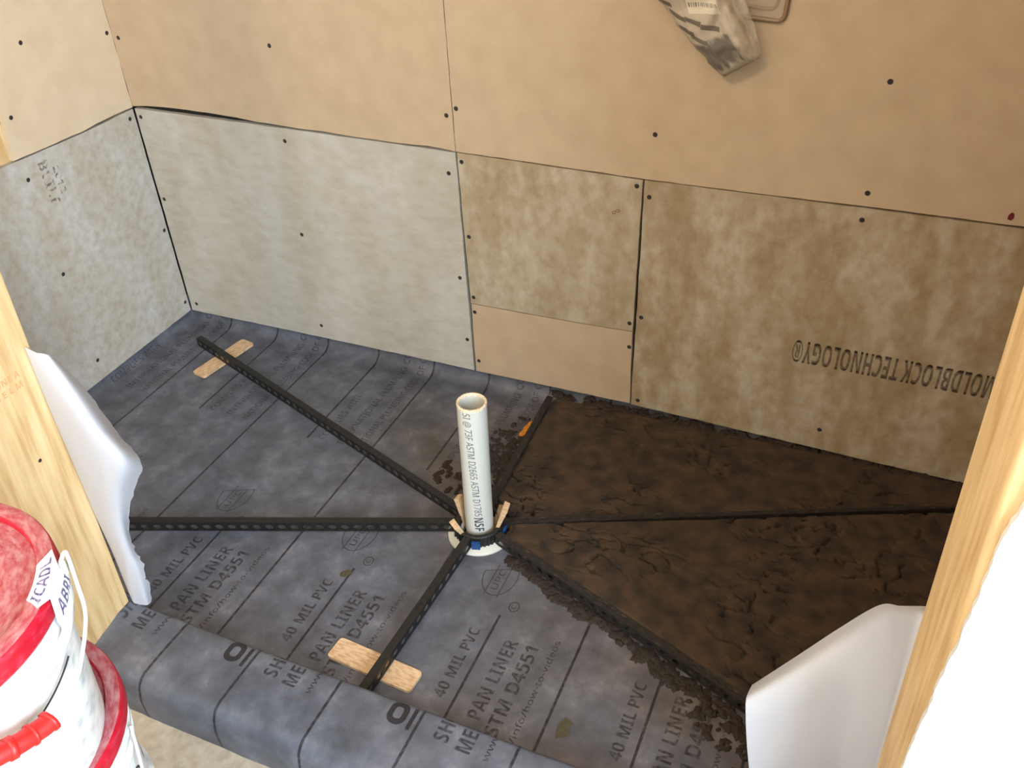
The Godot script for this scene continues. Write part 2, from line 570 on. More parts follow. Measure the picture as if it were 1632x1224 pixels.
func build_walls() -> void:
	var sc := screw_mesh()
	# back wall
	var w := structure("wall_back", "back shower wall of grey backer boards under tan drywall")
	part(w, "framing", box_mesh(Vector3(-0.3, -0.004, -0.15), Vector3(3.15, 2.46, -0.018)), M.dark_gap)
	var m_right := printed(M.mottled_board, right_board_print(), Vector2(1.366, 0.0), Vector2(0.98, 0.66))
	var m_mid := printed(M.mottled_board, board_stains(220, 200, 4, Color(0.84, 0.79, 0.69)), Vector2(0.93, 0.25), Vector2(0.44, 0.40))
	var m_left := printed(M.grey_board, board_stains(320, 220, 8, Color(0.93, 0.91, 0.86)), Vector2(0.0, 0.0), Vector2(0.95, 0.66))
	for b in [
		["backer_board", [[0.005, 0.035], [0.3, 0.040], [0.6, 0.044], [0.9365, 0.046], [0.9335, 0.30], [0.9300, 0.646], [0.70, 0.6475], [0.45, 0.648], [0.20, 0.648], [0.005, 0.6475]], m_left,
			[[0.018, 0.626], [0.464, 0.616], [0.909, 0.594], [0.018, 0.395], [0.461, 0.362], [0.916, 0.321], [0.468, 0.082], [0.028, 0.061], [0.923, 0.140]], "pale grey backer board in the left corner"],
		["backer_board", [[0.9410, 0.2535], [1.08, 0.2565], [1.22, 0.2585], [1.3605, 0.2635], [1.3665, 0.642], [1.20, 0.6435], [1.05, 0.6455], [0.9345, 0.6465]], m_mid,
			[[0.944, 0.626], [1.354, 0.627], [0.949, 0.439], [0.950, 0.272], [1.352, 0.284]], "small tan-stained grey backer board above the patch"],
		["backer_board", [[1.3655, 0.050], [1.6, 0.046], [1.9, 0.040], [2.32, 0.036], [2.32, 0.6500], [2.0, 0.6480], [1.7, 0.6460], [1.3705, 0.6425]], m_right,
			[[1.382, 0.606], [1.379, 0.306], [1.382, 0.066], [1.807, 0.622], [1.810, 0.097]], "wide stained backer board with upside-down lettering"],
		["patch_board", [[0.9420, 0.046], [1.15, 0.049], [1.3620, 0.052], [1.3600, 0.2615], [1.22, 0.2560], [1.08, 0.2530], [0.9420, 0.2515]], M.tan_board,
			[[0.950, 0.229], [0.952, 0.080], [1.354, 0.218]], "small tan patch below the grey board"],
		["drywall_panel", [[0.0004, 0.653], [0.05, 0.6585], [0.13, 0.662], [0.24, 0.6625], [0.33, 0.6600], [0.39, 0.6555], [0.50, 0.6535], [0.58, 0.6545], [0.66, 0.6515], [0.78, 0.6510], [0.86, 0.6535], [0.92, 0.6500], [0.9305, 0.6485], [0.9285, 0.97], [0.9260, 2.455], [0.0004, 2.455]], M.tan_board,
			[[0.915, 0.730], [0.472, 0.844], [0.018, 0.826]], "tan drywall above the left backer board"],
		["drywall_panel", [[0.9325, 0.6490], [1.15, 0.6475], [1.372, 0.6450], [1.6, 0.6475], [1.80, 0.6510], [2.0, 0.6525], [2.32, 0.6550], [2.32, 2.455], [0.9275, 2.455], [0.9302, 0.97]], M.tan_board,
			[[0.940, 0.748], [1.806, 0.890], [1.387, 0.743], [1.807, 0.678]], "wide tan drywall right of the seam"]]:
		var o := part(w, b[0], slab(ragged(b[1], 0.025, 0.0007, int(b[1][0][0] * 1000.0)), -0.0127, 0.0), b[2], Vector3.ZERO, b[4])
		screws(o, b[3], sc)
		if b[4].begins_with("small tan-stained"):
			var st := begin()
			for loop in [[Vector2(1.306, 0.5590), 0.0042, 0.0030], [Vector2(1.3145, 0.5640), 0.0045, 0.0028]]:
				var ring := PackedVector3Array()
				for k in 10:
					ring.append(Vector3(loop[0].x + cos(TAU * k / 10.0) * loop[1], loop[0].y + sin(TAU * k / 10.0) * loop[2], 0.0))
				tube(st, ring, 0.0006, 5, true)
			part(o, "red_scribble", done(st), M.red_mark, Vector3.ZERO, "small dark red scribble")
		if b[4].begins_with("wide tan drywall"):
			part(o, "dark_spot", slab(ragged([[2.0520, 0.664], [2.0580, 0.662], [2.0620, 0.667], [2.0610, 0.675], [2.0570, 0.678], [2.0525, 0.673]], 0.004, 0.0006, 5), -0.0005, 0.0012), M.red_mark, Vector3.ZERO, "small dark red spot")
	# left wall, built along -z and turned to face +x
	w = structure("wall_left", "left shower wall of a grey backer board under cream drywall")
	w.rotation.y = PI / 2
	part(w, "sheathing", box_mesh(Vector3(-1.09, -0.004, -0.15), Vector3(0.15, 2.46, -0.050)), flat(Color(0.42, 0.35, 0.26), 0.9))
	for z in [0.018, 0.374, 0.80]:
		part(w, "stud", box_mesh(Vector3(-z - 0.038, 0.0, -0.050), Vector3(-z, 2.46, -0.0135)), M.wood)
	var o := part(w, "backer_board", slab(ragged([[-0.002, 0.035], [-0.45, 0.030], [-0.98, 0.028], [-0.98, 0.664], [-0.42, 0.655], [-0.30, 0.651], [-0.16, 0.646], [-0.002, 0.6465]], 0.025, 0.0007, 77), -0.0127, 0.0), printed(M.side_board, left_board_print(), Vector2(-0.98, 0.0), Vector2(0.98, 0.67)), Vector3.ZERO, "grey backer board with a faded stamp")
	screws(o, [[-0.367, 0.604], [-0.368, 0.354], [-0.362, 0.089], [-0.014, 0.069], [-0.014, 0.304], [-0.02, 0.626]], sc)
	o = part(w, "drywall_panel", slab(ragged([[-0.0006, 0.6500], [-0.06, 0.6530], [-0.13, 0.6525], [-0.18, 0.6500], [-0.24, 0.6525], [-0.31, 0.6545], [-0.386, 0.6575], [-0.366, 0.80], [-0.362, 2.455], [-0.0006, 2.455]], 0.025, 0.0008, 78), -0.0127, 0.0), M.cream_board, Vector3.ZERO, "cream drywall over the left backer board")
	screws(o, [[-0.262, 0.886], [-0.352, 0.747], [-0.014, 0.840]], sc)
	# right wall of the shower, out of the frame
	w = structure("wall_right", "right shower wall of drywall, out of the photograph")
	part(w, "drywall_panel", box_mesh(Vector3(2.325, -0.004, -0.018), Vector3(2.42, 2.46, 1.0)), M.tan_board)
	# front wall; unseen studs left of the opening kept open to light the left wall
	w = structure("wall_front", "framed partition either side of the shower opening, unseen open studs on the left letting light through")
	for x in [-0.02, 0.30]:
		part(w, "stud", box_mesh(Vector3(x, 0.036, 0.991), Vector3(x + 0.038, 2.42, 1.080)), M.wood)
	part(w, "bottom_plate", box_mesh(Vector3(-0.15, -0.002, 0.991), Vector3(0.640, 0.036, 1.080)), M.wood)
	part(w, "top_plate", box_mesh(Vector3(-0.15, 2.42, 0.991), Vector3(0.640, 2.458, 1.080)), M.wood)
	part(w, "partition", box_mesh(Vector3(2.050, -0.004, 0.985), Vector3(3.15, 2.46, 1.080)), M.room_white)

func right_board_print() -> Image:
	var img := board_stains(500, 340, 6, Color(0.80, 0.73, 0.60))
	img.resize(1200, 816, Image.INTERPOLATE_CUBIC)
	# lettering stands upside down: print it turned by half a turn
	var mask := text_mask("MOLDBLOCK TECHNOLOGY®", bold_font, 48)
	var w := 500
	var h := 64
	mask.resize(w, h, Image.INTERPOLATE_LANCZOS)
	for y in h:           # the printer's wheel left the foot of each letter dark and the rest in dots
		for x in w:
			var c := mask.get_pixel(x, y)
			var dots := 0.50 + 0.25 * sin(x * 1.5) * sin(y * 1.1)
			if y > h * 0.86:
				dots = 1.0
			elif y < h * 0.12:
				dots = 0.8
			mask.set_pixel(x, y, Color(c.r, c.g, c.b, c.a * dots))
	mask.rotate_180()
	var k := 1200.0 / 0.98
	var x0 := (1.722 - 1.366) * k
	stamp_mask(img, mask, Rect2i(int(x0), int((0.66 - 0.322) * k), int(0.405 * k), int(0.060 * k)), Color(0.15, 0.11, 0.08), 1.0, 0.25, 21)
	return img

func left_board_print() -> Image:
	var img := board_stains(480, 330, 9, Color(0.93, 0.90, 0.84))
	img.resize(960, 660, Image.INTERPOLATE_CUBIC)
	var k := 960.0 / 0.98
	for t in [["BUILT", -0.315, 0.520, 0.027, 0.108], ["2012", -0.283, 0.535, 0.018, 0.07]]:
		var mask := text_mask(t[0], bold_font, 40)
		mask.rotate_90(CLOCKWISE)
		stamp_mask(img, mask, Rect2i(int((t[1] + 0.98 - t[3] * 0.5) * k), int((0.67 - t[2] - t[4]) * k), int(t[3] * k), int(t[4] * k)), Color(0.42, 0.38, 0.36), 0.75, 0.9, 31)
	return img

# ---------------------------------------------------------------- liner
func make_profile() -> void:
	# curb from the foot of its front, over the top, to the foot of its inner side: (z, y)
	var p := PackedVector2Array([Vector2(1.124, -0.003), Vector2(1.126, 0.02), Vector2(1.127, 0.045), Vector2(1.125, 0.058)])
	for k in 9:
		var a := PI * 0.5 * k / 8.0
		p.append(Vector2(1.093 + 0.030 * cos(a), 0.065 + 0.030 * sin(a)))
	p.append(Vector2(1.06, 0.0955))
	p.append(Vector2(1.02, 0.0955))
	for k in 7:
		var a := PI * 0.5 * k / 6.0
		p.append(Vector2(0.988 - 0.012 * sin(a), 0.083 + 0.012 * cos(a)))
	p.append(Vector2(0.976, 0.05))
	p.append(Vector2(0.976, 0.012))
	p.append(Vector2(0.973, 0.0))
	curb_profile = p
	var s := 0.0
	curb_arc = PackedFloat32Array([0.0])
	for i in range(1, p.size()):
		s += p[i].distance_to(p[i - 1])
		curb_arc.append(s)
	floor_start = s

func curb_arc_at_top() -> float:
	# s + z is the same all along the flat top
	for i in curb_profile.size():
		if absf(curb_profile[i].x - 1.06) < 0.0001:
			return curb_arc[i] + 1.06
	return 1.2

func liner_uv2(x: float, s: float) -> Vector2:
	return Vector2(s / PRINT_LENGTH, (x - TYPE_LINE) / PERIOD)

func upturn(d: float) -> Vector2:
	# arc length d from the wall's foot -> (distance from the wall plane, height); liner stands 14 mm behind the board's face
	var r := 0.036
	if d >= r:
		return Vector2(d - 0.014, 0.0)
	var a := (r - d) / r
	if a < PI / 2:
		return Vector2(r - 0.014 - r * sin(a), r - r * cos(a))
	return Vector2(-0.014, r + (a - PI / 2) * r)

func build_liner() -> void:
	var m := noisy(noise_texture(41, 0.009, [Color(0.275, 0.285, 0.320), Color(0.325, 0.337, 0.378), Color(0.380, 0.392, 0.435), Color(0.47, 0.475, 0.50)], [0.1, 0.45, 0.75, 1.0], 1024, 7, FastNoiseLite.TYPE_SIMPLEX_SMOOTH, 0.62), Vector3(1.15, 1.15, 1), 0.48, bump_texture(42, 0.03), 0.03)
	m.detail_enabled = true
	m.detail_blend_mode = BaseMaterial3D.BLEND_MODE_MUL
	m.detail_uv_layer = BaseMaterial3D.DETAIL_UV_2
	m.detail_albedo = liner_print()
	m.vertex_color_use_as_albedo = true
	var liner := thing("pan_liner", "grey shower pan liner printed with black lines and lettering, covering pan floor and curb", "liner")
	var wav := FastNoiseLite.new()
	wav.seed = 7
	wav.frequency = 3.0
	# floor sheet with its upturns behind the boards
	var das := []
	for k in 12:
		das.append(-0.062 + 0.098 * k / 11.0)
	var xs: Array = das.duplicate()
	var x := 0.06
	while x < 2.34:
		xs.append(x)
		x += 0.02
	var zs: Array = das.duplicate()
	x = 0.06
	while x < 0.985:
		zs.append(x)
		x += 0.02
	zs.append(0.986)
	var rows := []
	var uvs := []
	var uv2s := []
	for b in zs:
		var pz := upturn(b)
		var r := []
		var u := []
		var v := []
		for a in xs:
			var px := upturn(a)
			var y := pow(pow(px.y, 4.0) + pow(pz.y, 4.0), 0.25)
			y += 0.0012 * wav.get_noise_2d(a, b) * clampf(minf(a, b) / 0.1, 0.0, 1.0)
			r.append(Vector3(px.x, y, pz.x))
			var s: float = floor_start + 0.976 - (b - 0.014)
			u.append(Vector2(a, s))
			v.append(liner_uv2(a - 0.014, s))
		rows.append(r)
		uvs.append(u)
		uv2s.append(v)
	var st := begin()
	st.set_smooth_group(0)
	# brown dust and dried mortar slurry trodden over the sheet near the mortar and the drain
	var film := FastNoiseLite.new()
	film.seed = 23
	film.frequency = 3.5
	film.fractal_octaves = 5
	var cols_c := []
	for j in rows.size():
		var cr := []
		for i in rows[j].size():
			var p: Vector3 = rows[j][i]
			var near := smoothstep(0.95, 1.80, p.x) * 0.95
			near = maxf(near, 0.75 * smoothstep(0.40, 0.12, Vector2(p.x, p.z).distance_to(Vector2(1.08, 0.30))))
			near *= clampf(0.75 + 0.9 * film.get_noise_2d(p.x, p.z), 0.0, 1.0)
			cr.append(Color.WHITE.lerp(Color(1.0, 0.79, 0.55), near))
		cols_c.append(cr)
	grid(st, rows, uvs, uv2s, false, cols_c)
	part(liner, "floor_sheet", done(st), m)
	# the curb, wrapped in the same sheet
	rows = []
	uvs = []
	uv2s = []
	var cols := []
	x = 0.655
	while x <= 2.03:
		cols.append(x)
		x += 0.0125
	for j in curb_profile.size():
		var r := []
		var u := []
		var v := []
		for cx in cols:
			var p := curb_profile[j]
			var lift := 0.030 * pow(clampf((0.722 - cx) / 0.05, 0.0, 1.0), 2.0) * smoothstep(0.05, 0.094, p.y) * smoothstep(1.12, 1.0, p.x)
			var wob := 0.0022 * wav.get_noise_2d(cx * 1.7 + 9.0, curb_arc[j] * 2.0)
			r.append(Vector3(cx, p.y + lift + (wob if p.y > 0.03 else 0.0), p.x + (wob * 1.4 if j < 10 else 0.0)))
			u.append(Vector2(cx, curb_arc[j]))
			v.append(liner_uv2(cx, curb_arc[j]))
		rows.append(r)
		uvs.append(u)
		uv2s.append(v)
	st = begin()
	st.set_smooth_group(0)
	grid(st, rows, uvs, uv2s, true)
	part(liner, "curb_wrap", done(st), m, Vector3.ZERO, "grey liner folded over the rounded curb")

	# two small olive stains
	var rg := RandomNumberGenerator.new()
	rg.seed = 5
	for q in [[1.516, 0.868, 0.013], [0.965, 0.700, 0.010]]:
		st = begin()
		st.set_smooth_group(0)
		blob(st, Vector3(q[0], 0.0012, q[1]), q[2], 0.0006, rg)
		part(liner, "stain", done(st), flat(Color(0.27, 0.245, 0.17), 0.8), Vector3.ZERO, "small olive stain")

# ---------------------------------------------------------------- drain
func build_drain() -> void:
	var o := thing("drain_flange", "round white plastic drain flange on the liner under the pipe", "drain", "", HUB)
	part(o, "ring", lathe(PackedVector2Array([Vector2(0.036, 0.0), Vector2(0.037, 0.018), Vector2(0.041, 0.019), Vector2(0.043, 0.010), Vector2(0.060, 0.010), Vector2(0.0615, 0.0075), Vector2(0.068, 0.0075), Vector2(0.070, 0.0055), Vector2(0.070, 0.0005)]), 64), M.pvc)
	for k in 6:
		var a := TAU * (k + 0.3) / 6.0
		part(o, "bolt", lathe(PackedVector2Array([Vector2(0.0, 0.0145), Vector2(0.003, 0.0145), Vector2(0.0038, 0.0135), Vector2(0.0038, 0.010)]), 8), M.screw, Vector3(cos(a) * 0.054, 0, sin(a) * 0.054))
	# hub ring with ribs, sockets and blue tabs
	o = thing("hub_ring", "black ribbed plastic hub ring that joins the screed bars around the pipe", "hub", "", HUB)
	var st := begin()
	st.set_smooth_group(-1)
	add_lathe(st, PackedVector2Array([Vector2(0.043, 0.011), Vector2(0.043, 0.037), Vector2(0.051, 0.037), Vector2(0.053, 0.035), Vector2(0.053, 0.011)]), 48)
	part(o, "ring", done(st), M.black_plastic)
	var rib := box_mesh(Vector3(0.0525, 0.012, -0.0018), Vector3(0.0560, 0.0365, 0.0018))
	for k in 40:
		var r := part(o, "rib", rib, M.black_plastic)
		r.rotation.y = TAU * k / 40.0
	for d in [-5.0, 73.0, 215.0]:
		var t := part(o, "tab", box_mesh(Vector3(0.055, 0.0101, -0.009), Vector3(0.0605, 0.030, 0.009)), M.blue, Vector3.ZERO, "small blue plastic tab")
		t.rotation.y = -deg_to_rad(d)
	# pipe
	o = thing("drain_pipe", "upright white plastic pipe with black lettering standing in the drain", "pipe", "", HUB)
	o.rotation.z = -0.012
	var W := 1024
	var H := 512
	var img := Image.create(W, H, false, Image.FORMAT_RGB8)
	img.fill(Color(0.785, 0.790, 0.765))
	var ink := Color(0.22, 0.23, 0.25)
	var k := W / 0.360
	var mask := text_mask("PSI @ 73F ASTM D2665 ASTM D1785", plain_font)
	stamp_mask(img, mask, Rect2i(int(-0.004 * k), 222, int(0.285 * k), 46), ink, 0.9, 0.15, 2)
	mask = text_mask("NSF", bold_font)
	stamp_mask(img, mask, Rect2i(int(0.286 * k), 218, int(0.040 * k), 54), ink, 0.95, 0.1, 2)
	var pm := StandardMaterial3D.new()
	pm.albedo_texture = textured(img)
	pm.roughness = 0.32
	var rows := []
	var uvs := []
	for j in 13:
		var y := lerpf(0.360, -0.03, j / 12.0)
		var r := []
		var u := []
		for i in 49:
			var a := TAU * i / 48.0
			r.append(Vector3(cos(a) * 0.030, y, sin(a) * 0.030))
			var centre := deg_to_rad(lerpf(89.0, 62.0, (0.36 - y) / 0.33))
			u.append(Vector2((0.36 - y) / 0.36, (a - centre) / TAU + 0.478))
		rows.append(r)
		uvs.append(u)
	st = begin()
	st.set_smooth_group(0)
	grid(st, rows, uvs, [], true)
	part(o, "barrel", done(st), pm)
	part(o, "bore", lathe(PackedVector2Array([Vector2(0.0255, -0.03), Vector2(0.0255, 0.361)]), 40), M.pvc)
	part(o, "rim", lathe(PackedVector2Array([Vector2(0.0253, 0.357), Vector2(0.0256, 0.3622), Vector2(0.0270, 0.3630), Vector2(0.0288, 0.3630), Vector2(0.0302, 0.3620), Vector2(0.0302, 0.3570)]), 40), M.rim, Vector3.ZERO, "rim stained with orange primer")
	# wedges between pipe and drain: [angle, outward lean, top height, width, label]
	for w in [[-10.0, 20.0, 0.092, 0.028, "tallest pale wood wedge, leaning on the right side of the white pipe"], [126.0, 26.0, 0.060, 0.028, "short pale wood wedge with a broad top at the front left of the white pipe"], [188.0, 12.0, 0.086, 0.018, "narrow wood wedge mostly hidden behind the left side of the white pipe"], [-42.0, 24.0, 0.056, 0.024, "short brownish wood wedge low behind the right wedge of the pipe"]]:
		var wd := thing("wood_wedge", w[4], "wedge", "wood wedges round the drain pipe", HUB)
		wd.rotation.y = -deg_to_rad(w[0])
		var h: float = w[2]
		var lean := tan(deg_to_rad(w[1]))
		var hw: float = w[3] * 0.5
		var c := []
		for i in 8:
			var top: bool = (i & 2) != 0
			var y := h if top else 0.004
			var base := 0.0312 + (lean * h * 0.75 if top else 0.0)
			var tx := (0.0115 if top else 0.004) if i & 1 else 0.0
			c.append(Vector3(base + tx, y - (0.005 if top and i & 1 else 0.0), (hw if i & 4 else -hw) * (1.0 if top else 0.85)))
		st = begin()
		hexa(st, c)
		part(wd, "block", done(st), M.shim_wood)

# ---------------------------------------------------------------- screed bars
func bar_mesh(length: float, h: float, w: float, holes: bool, web: float) -> ArrayMesh:
	# an upturned angle along +x whose upright side is pierced by a row of oval holes
	var st := begin()
	var hw := w * 0.5
	var t := 0.0022
	add_box(st, Vector3(0, h - t, -hw), Vector3(length, h, hw))
	if not holes:
		add_box(st, Vector3(0, 0, -hw), Vector3(length, h - t, -hw + t))
		add_box(st, Vector3(0, 0, hw - t), Vector3(length, h - t, hw))
		return done(st)
	var n := int(length / 0.0275)
	var pitch := length / n
	var ch := h - t
	for side in [web]:
		for i in n:
			var x0 := i * pitch
			var c := Vector2(x0 + pitch * 0.5, ch * 0.50)
			var q := [Vector2(x0, 0), Vector2(x0 + pitch, 0), Vector2(x0 + pitch, ch), Vector2(x0, ch)]
			var rim := []
			var outer := []
			for k in 12:
				var a := TAU * k / 12.0 - PI * 0.75
				rim.append(c + Vector2(cos(a) * 0.0092, sin(a) * 0.0068).rotated(0.0))
				var e := k / 3
				outer.append((q[e] as Vector2).lerp(q[(e + 1) % 4], (k % 3) / 3.0))
			for k in 12:
				var k2 := (k + 1) % 12
				for z in [side * hw, side * (hw - t)]:
					var front: bool = (z > 0) == (absf(z) > hw - 0.5 * t)
					var a3 := Vector3(outer[k].x, outer[k].y, z)
					var b3 := Vector3(outer[k2].x, outer[k2].y, z)
					var c3 := Vector3(rim[k2].x, rim[k2].y, z)
					var d3 := Vector3(rim[k].x, rim[k].y, z)
					if front:
						quad(st, a3, d3, c3, b3, outer[k], rim[k], rim[k2], outer[k2])
					else:
						quad(st, a3, b3, c3, d3, outer[k], outer[k2], rim[k2], rim[k])
				quad(st, Vector3(rim[k].x, rim[k].y, side * hw), Vector3(rim[k].x, rim[k].y, side * (hw - t)), Vector3(rim[k2].x, rim[k2].y, side * (hw - t)), Vector3(rim[k2].x, rim[k2].y, side * hw))
	return done(st)

func build_bars() -> void:
	# [end x, end z, height at hub, height at end, holes, material, label]
	for b in [
		[0.118, 0.112, 0.011, 0.0085, true, M.black_plastic, "long black perforated bar from the drain to the wood shim in the back corner"],
		[0.10, 0.895, 0.011, 0.003, true, M.black_plastic, "black perforated bar running left from the drain to the curled white paper"],
		[1.158, 0.950, 0.011, 0.0085, true, M.black_plastic, "short black perforated bar from the drain to the front curb, lying on a wood shim"],
		[2.18, 0.853, 0.009, 0.002, true, M.muddy_plastic, "mud-splashed bar along the front edge of the brown mortar, towards the right paper"],
		[2.22, 0.027, 0.009, 0.006, false, M.muddy_plastic, "muddy bar sunk between the two brown mortar fields, running right from the drain"],
		[1.158, 0.018, 0.009, 0.006, true, M.muddy_plastic, "mud-crusted bar along the left edge of the mortar, from drain to back wall"]]:
		var end := Vector3(b[0], b[3], b[1])
		var dir := (Vector3(b[0], 0, b[1]) - HUB).normalized()
		var start := HUB + dir * 0.0555 + Vector3(0, b[2], 0)
		var o := thing("screed_bar", b[6], "screed bar", "black screed bars round the drain", start)
		var ax := (end - start).normalized()
		var az := ax.cross(Vector3.UP).normalized()
		o.basis = Basis(ax, az.cross(ax).normalized(), az)
		part(o, "channel", bar_mesh(start.distance_to(end), 0.026, 0.0165, b[4], 1.0 if b[0] > 2.0 else -1.0), b[5])
	# shims: [centre x, z, turn, length, width]
	for s in [[0.2215, 0.1415, Vector3(0.030, 0, -0.183), 0.188, 0.047, "thin pale wood shim under the long bar near the back left corner"], [1.1385, 0.8785, Vector3(0.181, 0, 0.012), 0.186, 0.048, "pale wood shim under the short front bar, beside the curb"]]:
		var o := thing("wood_shim", s[5], "shim", "flat wood shims under the bars", Vector3(s[0], 0.0012, s[1]))
		var ax: Vector3 = s[2].normalized()
		o.basis = Basis(ax, Vector3.UP, ax.cross(Vector3.UP))
		var l: float = s[3] * 0.5
		var w: float = s[4] * 0.5
		var pts := []
		for q in [[1, 1, 0], [-1, 1, 90], [-1, -1, 180], [1, -1, 270]]:
			for k in 4:
				var a := deg_to_rad(q[2] + k * 30.0)
				pts.append([q[0] * (l - 0.007) + cos(a) * 0.007, q[1] * (w - 0.007) + sin(a) * 0.007])
		var board := slab(ragged(pts, 0.02, 0.0004, 3), 0.0, 0.0068)
		var p := part(o, "board", board, M.shim_wood)
		p.rotation.x = -PI / 2

# ---------------------------------------------------------------- mortar
func mortar_field(called_label: String, a: Vector2, b: Vector2, seed_: int) -> void:
	# a fan from the hub to the edge a-b, troweled: torn flakes and shallow drags
	var n := FastNoiseLite.new()
	n.seed = seed_
	n.frequency = 4.0
	n.fractal_octaves = 4
	var torn := FastNoiseLite.new()
	torn.seed = seed_ + 5
	torn.frequency = 13.0
	torn.fractal_type = FastNoiseLite.FRACTAL_RIDGED
	torn.fractal_octaves = 3
	var where := FastNoiseLite.new()
	where.seed = seed_ + 9
	where.frequency = 3.2
	where.fractal_octaves = 2
	var c := Vector2(HUB.x, HUB.z)
	var nr := 300
	var nt := 260
	var rows := []
	var uvs := []
	for j in nr + 1:
		var r := []
		var u := []
		for i in nt + 1:
			var f := float(i) / nt
			var g := lerpf(0.0, 1.0, float(j) / nr)
			var e := a.lerp(b, f)
			var near := c + (e - c).normalized() * 0.062
			# keep clear of the bars: shift both straight edges inwards
			var p := near.lerp(e, g)
			var inward := 0.0095
			var da := (a - c).normalized()
			var db := (b - c).normalized()
			var na := Vector2(-da.y, da.x)
			var nb := Vector2(-db.y, db.x)
			if na.dot(db) < 0: na = -na
			if nb.dot(da) < 0: nb = -nb
			p += na * inward * (1.0 - f) + nb * inward * f
			var far := smoothstep(0.0, 1.0, p.distance_to(c) / 0.9)
			var y := 0.0325 + 0.003 * far + 0.0022 * n.get_noise_2d(p.x, p.y) + 0.0012 * n.get_noise_2d(p.x * 4.0, p.y * 4.0)
			var q := Vector2(p.x * 0.8 + p.y * 0.45, p.y * 1.3 - p.x * 0.25)
			q += 0.03 * Vector2(n.get_noise_2d(p.x * 2.0 + 5.0, p.y * 2.0), n.get_noise_2d(p.x * 2.0, p.y * 2.0 + 7.0))
			var rip := smoothstep(0.50, 0.80, torn.get_noise_2d(q.x, q.y)) * smoothstep(-0.05, 0.35, where.get_noise_2d(p.x, p.y) + 0.14)
			y -= 0.015 * rip
			if i == 0 or i == nt or j == 0 or j == nr:
				y = 0.004
			elif i <= 3 or i >= nt - 3 or j <= 3:
				y -= 0.003 + 0.006 * maxf(0.0, n.get_noise_2d(p.x * 7.0, p.y * 7.0))
			r.append(Vector3(p.x, y, p.y) - HUB)
			u.append(p)
		rows.append(r)
		uvs.append(u)
	var st := begin()
	st.set_smooth_group(0)
	grid(st, rows, uvs)
	var o := thing("mortar_bed", called_label, "mortar", "", HUB)
	part(o, "surface", done(st), M.mortar)

func blob(st: SurfaceTool, at: Vector3, r: float, h: float, rg: RandomNumberGenerator) -> void:
	var rows := []
	var ph := rg.randf() * TAU
	var e1 := rg.randf_range(0.15, 0.4)
	var e2 := rg.randf_range(0.1, 0.3)
	var stretch := rg.randf_range(0.6, 1.5)
	var turn := rg.randf() * TAU
	for j in 4:
		var f: float = [0.0, 0.55, 0.88, 1.0][j]
		var y: float = [1.0, 0.85, 0.4, -0.1][j]
		var row := []
		for i in 13:
			var a := TAU * i / 12.0
			var rr := r * f * (1.0 + e1 * sin(2.0 * a + ph) + e2 * sin(5.0 * a + ph * 2.0))
			var p := Vector2(cos(a) * rr * stretch, sin(a) * rr).rotated(turn)
			row.append(at + Vector3(p.x, y * h * (1.0 + 0.25 * sin(3.0 * a + ph)), p.y))
		rows.append(row)
	grid(st, rows, [], [], true)

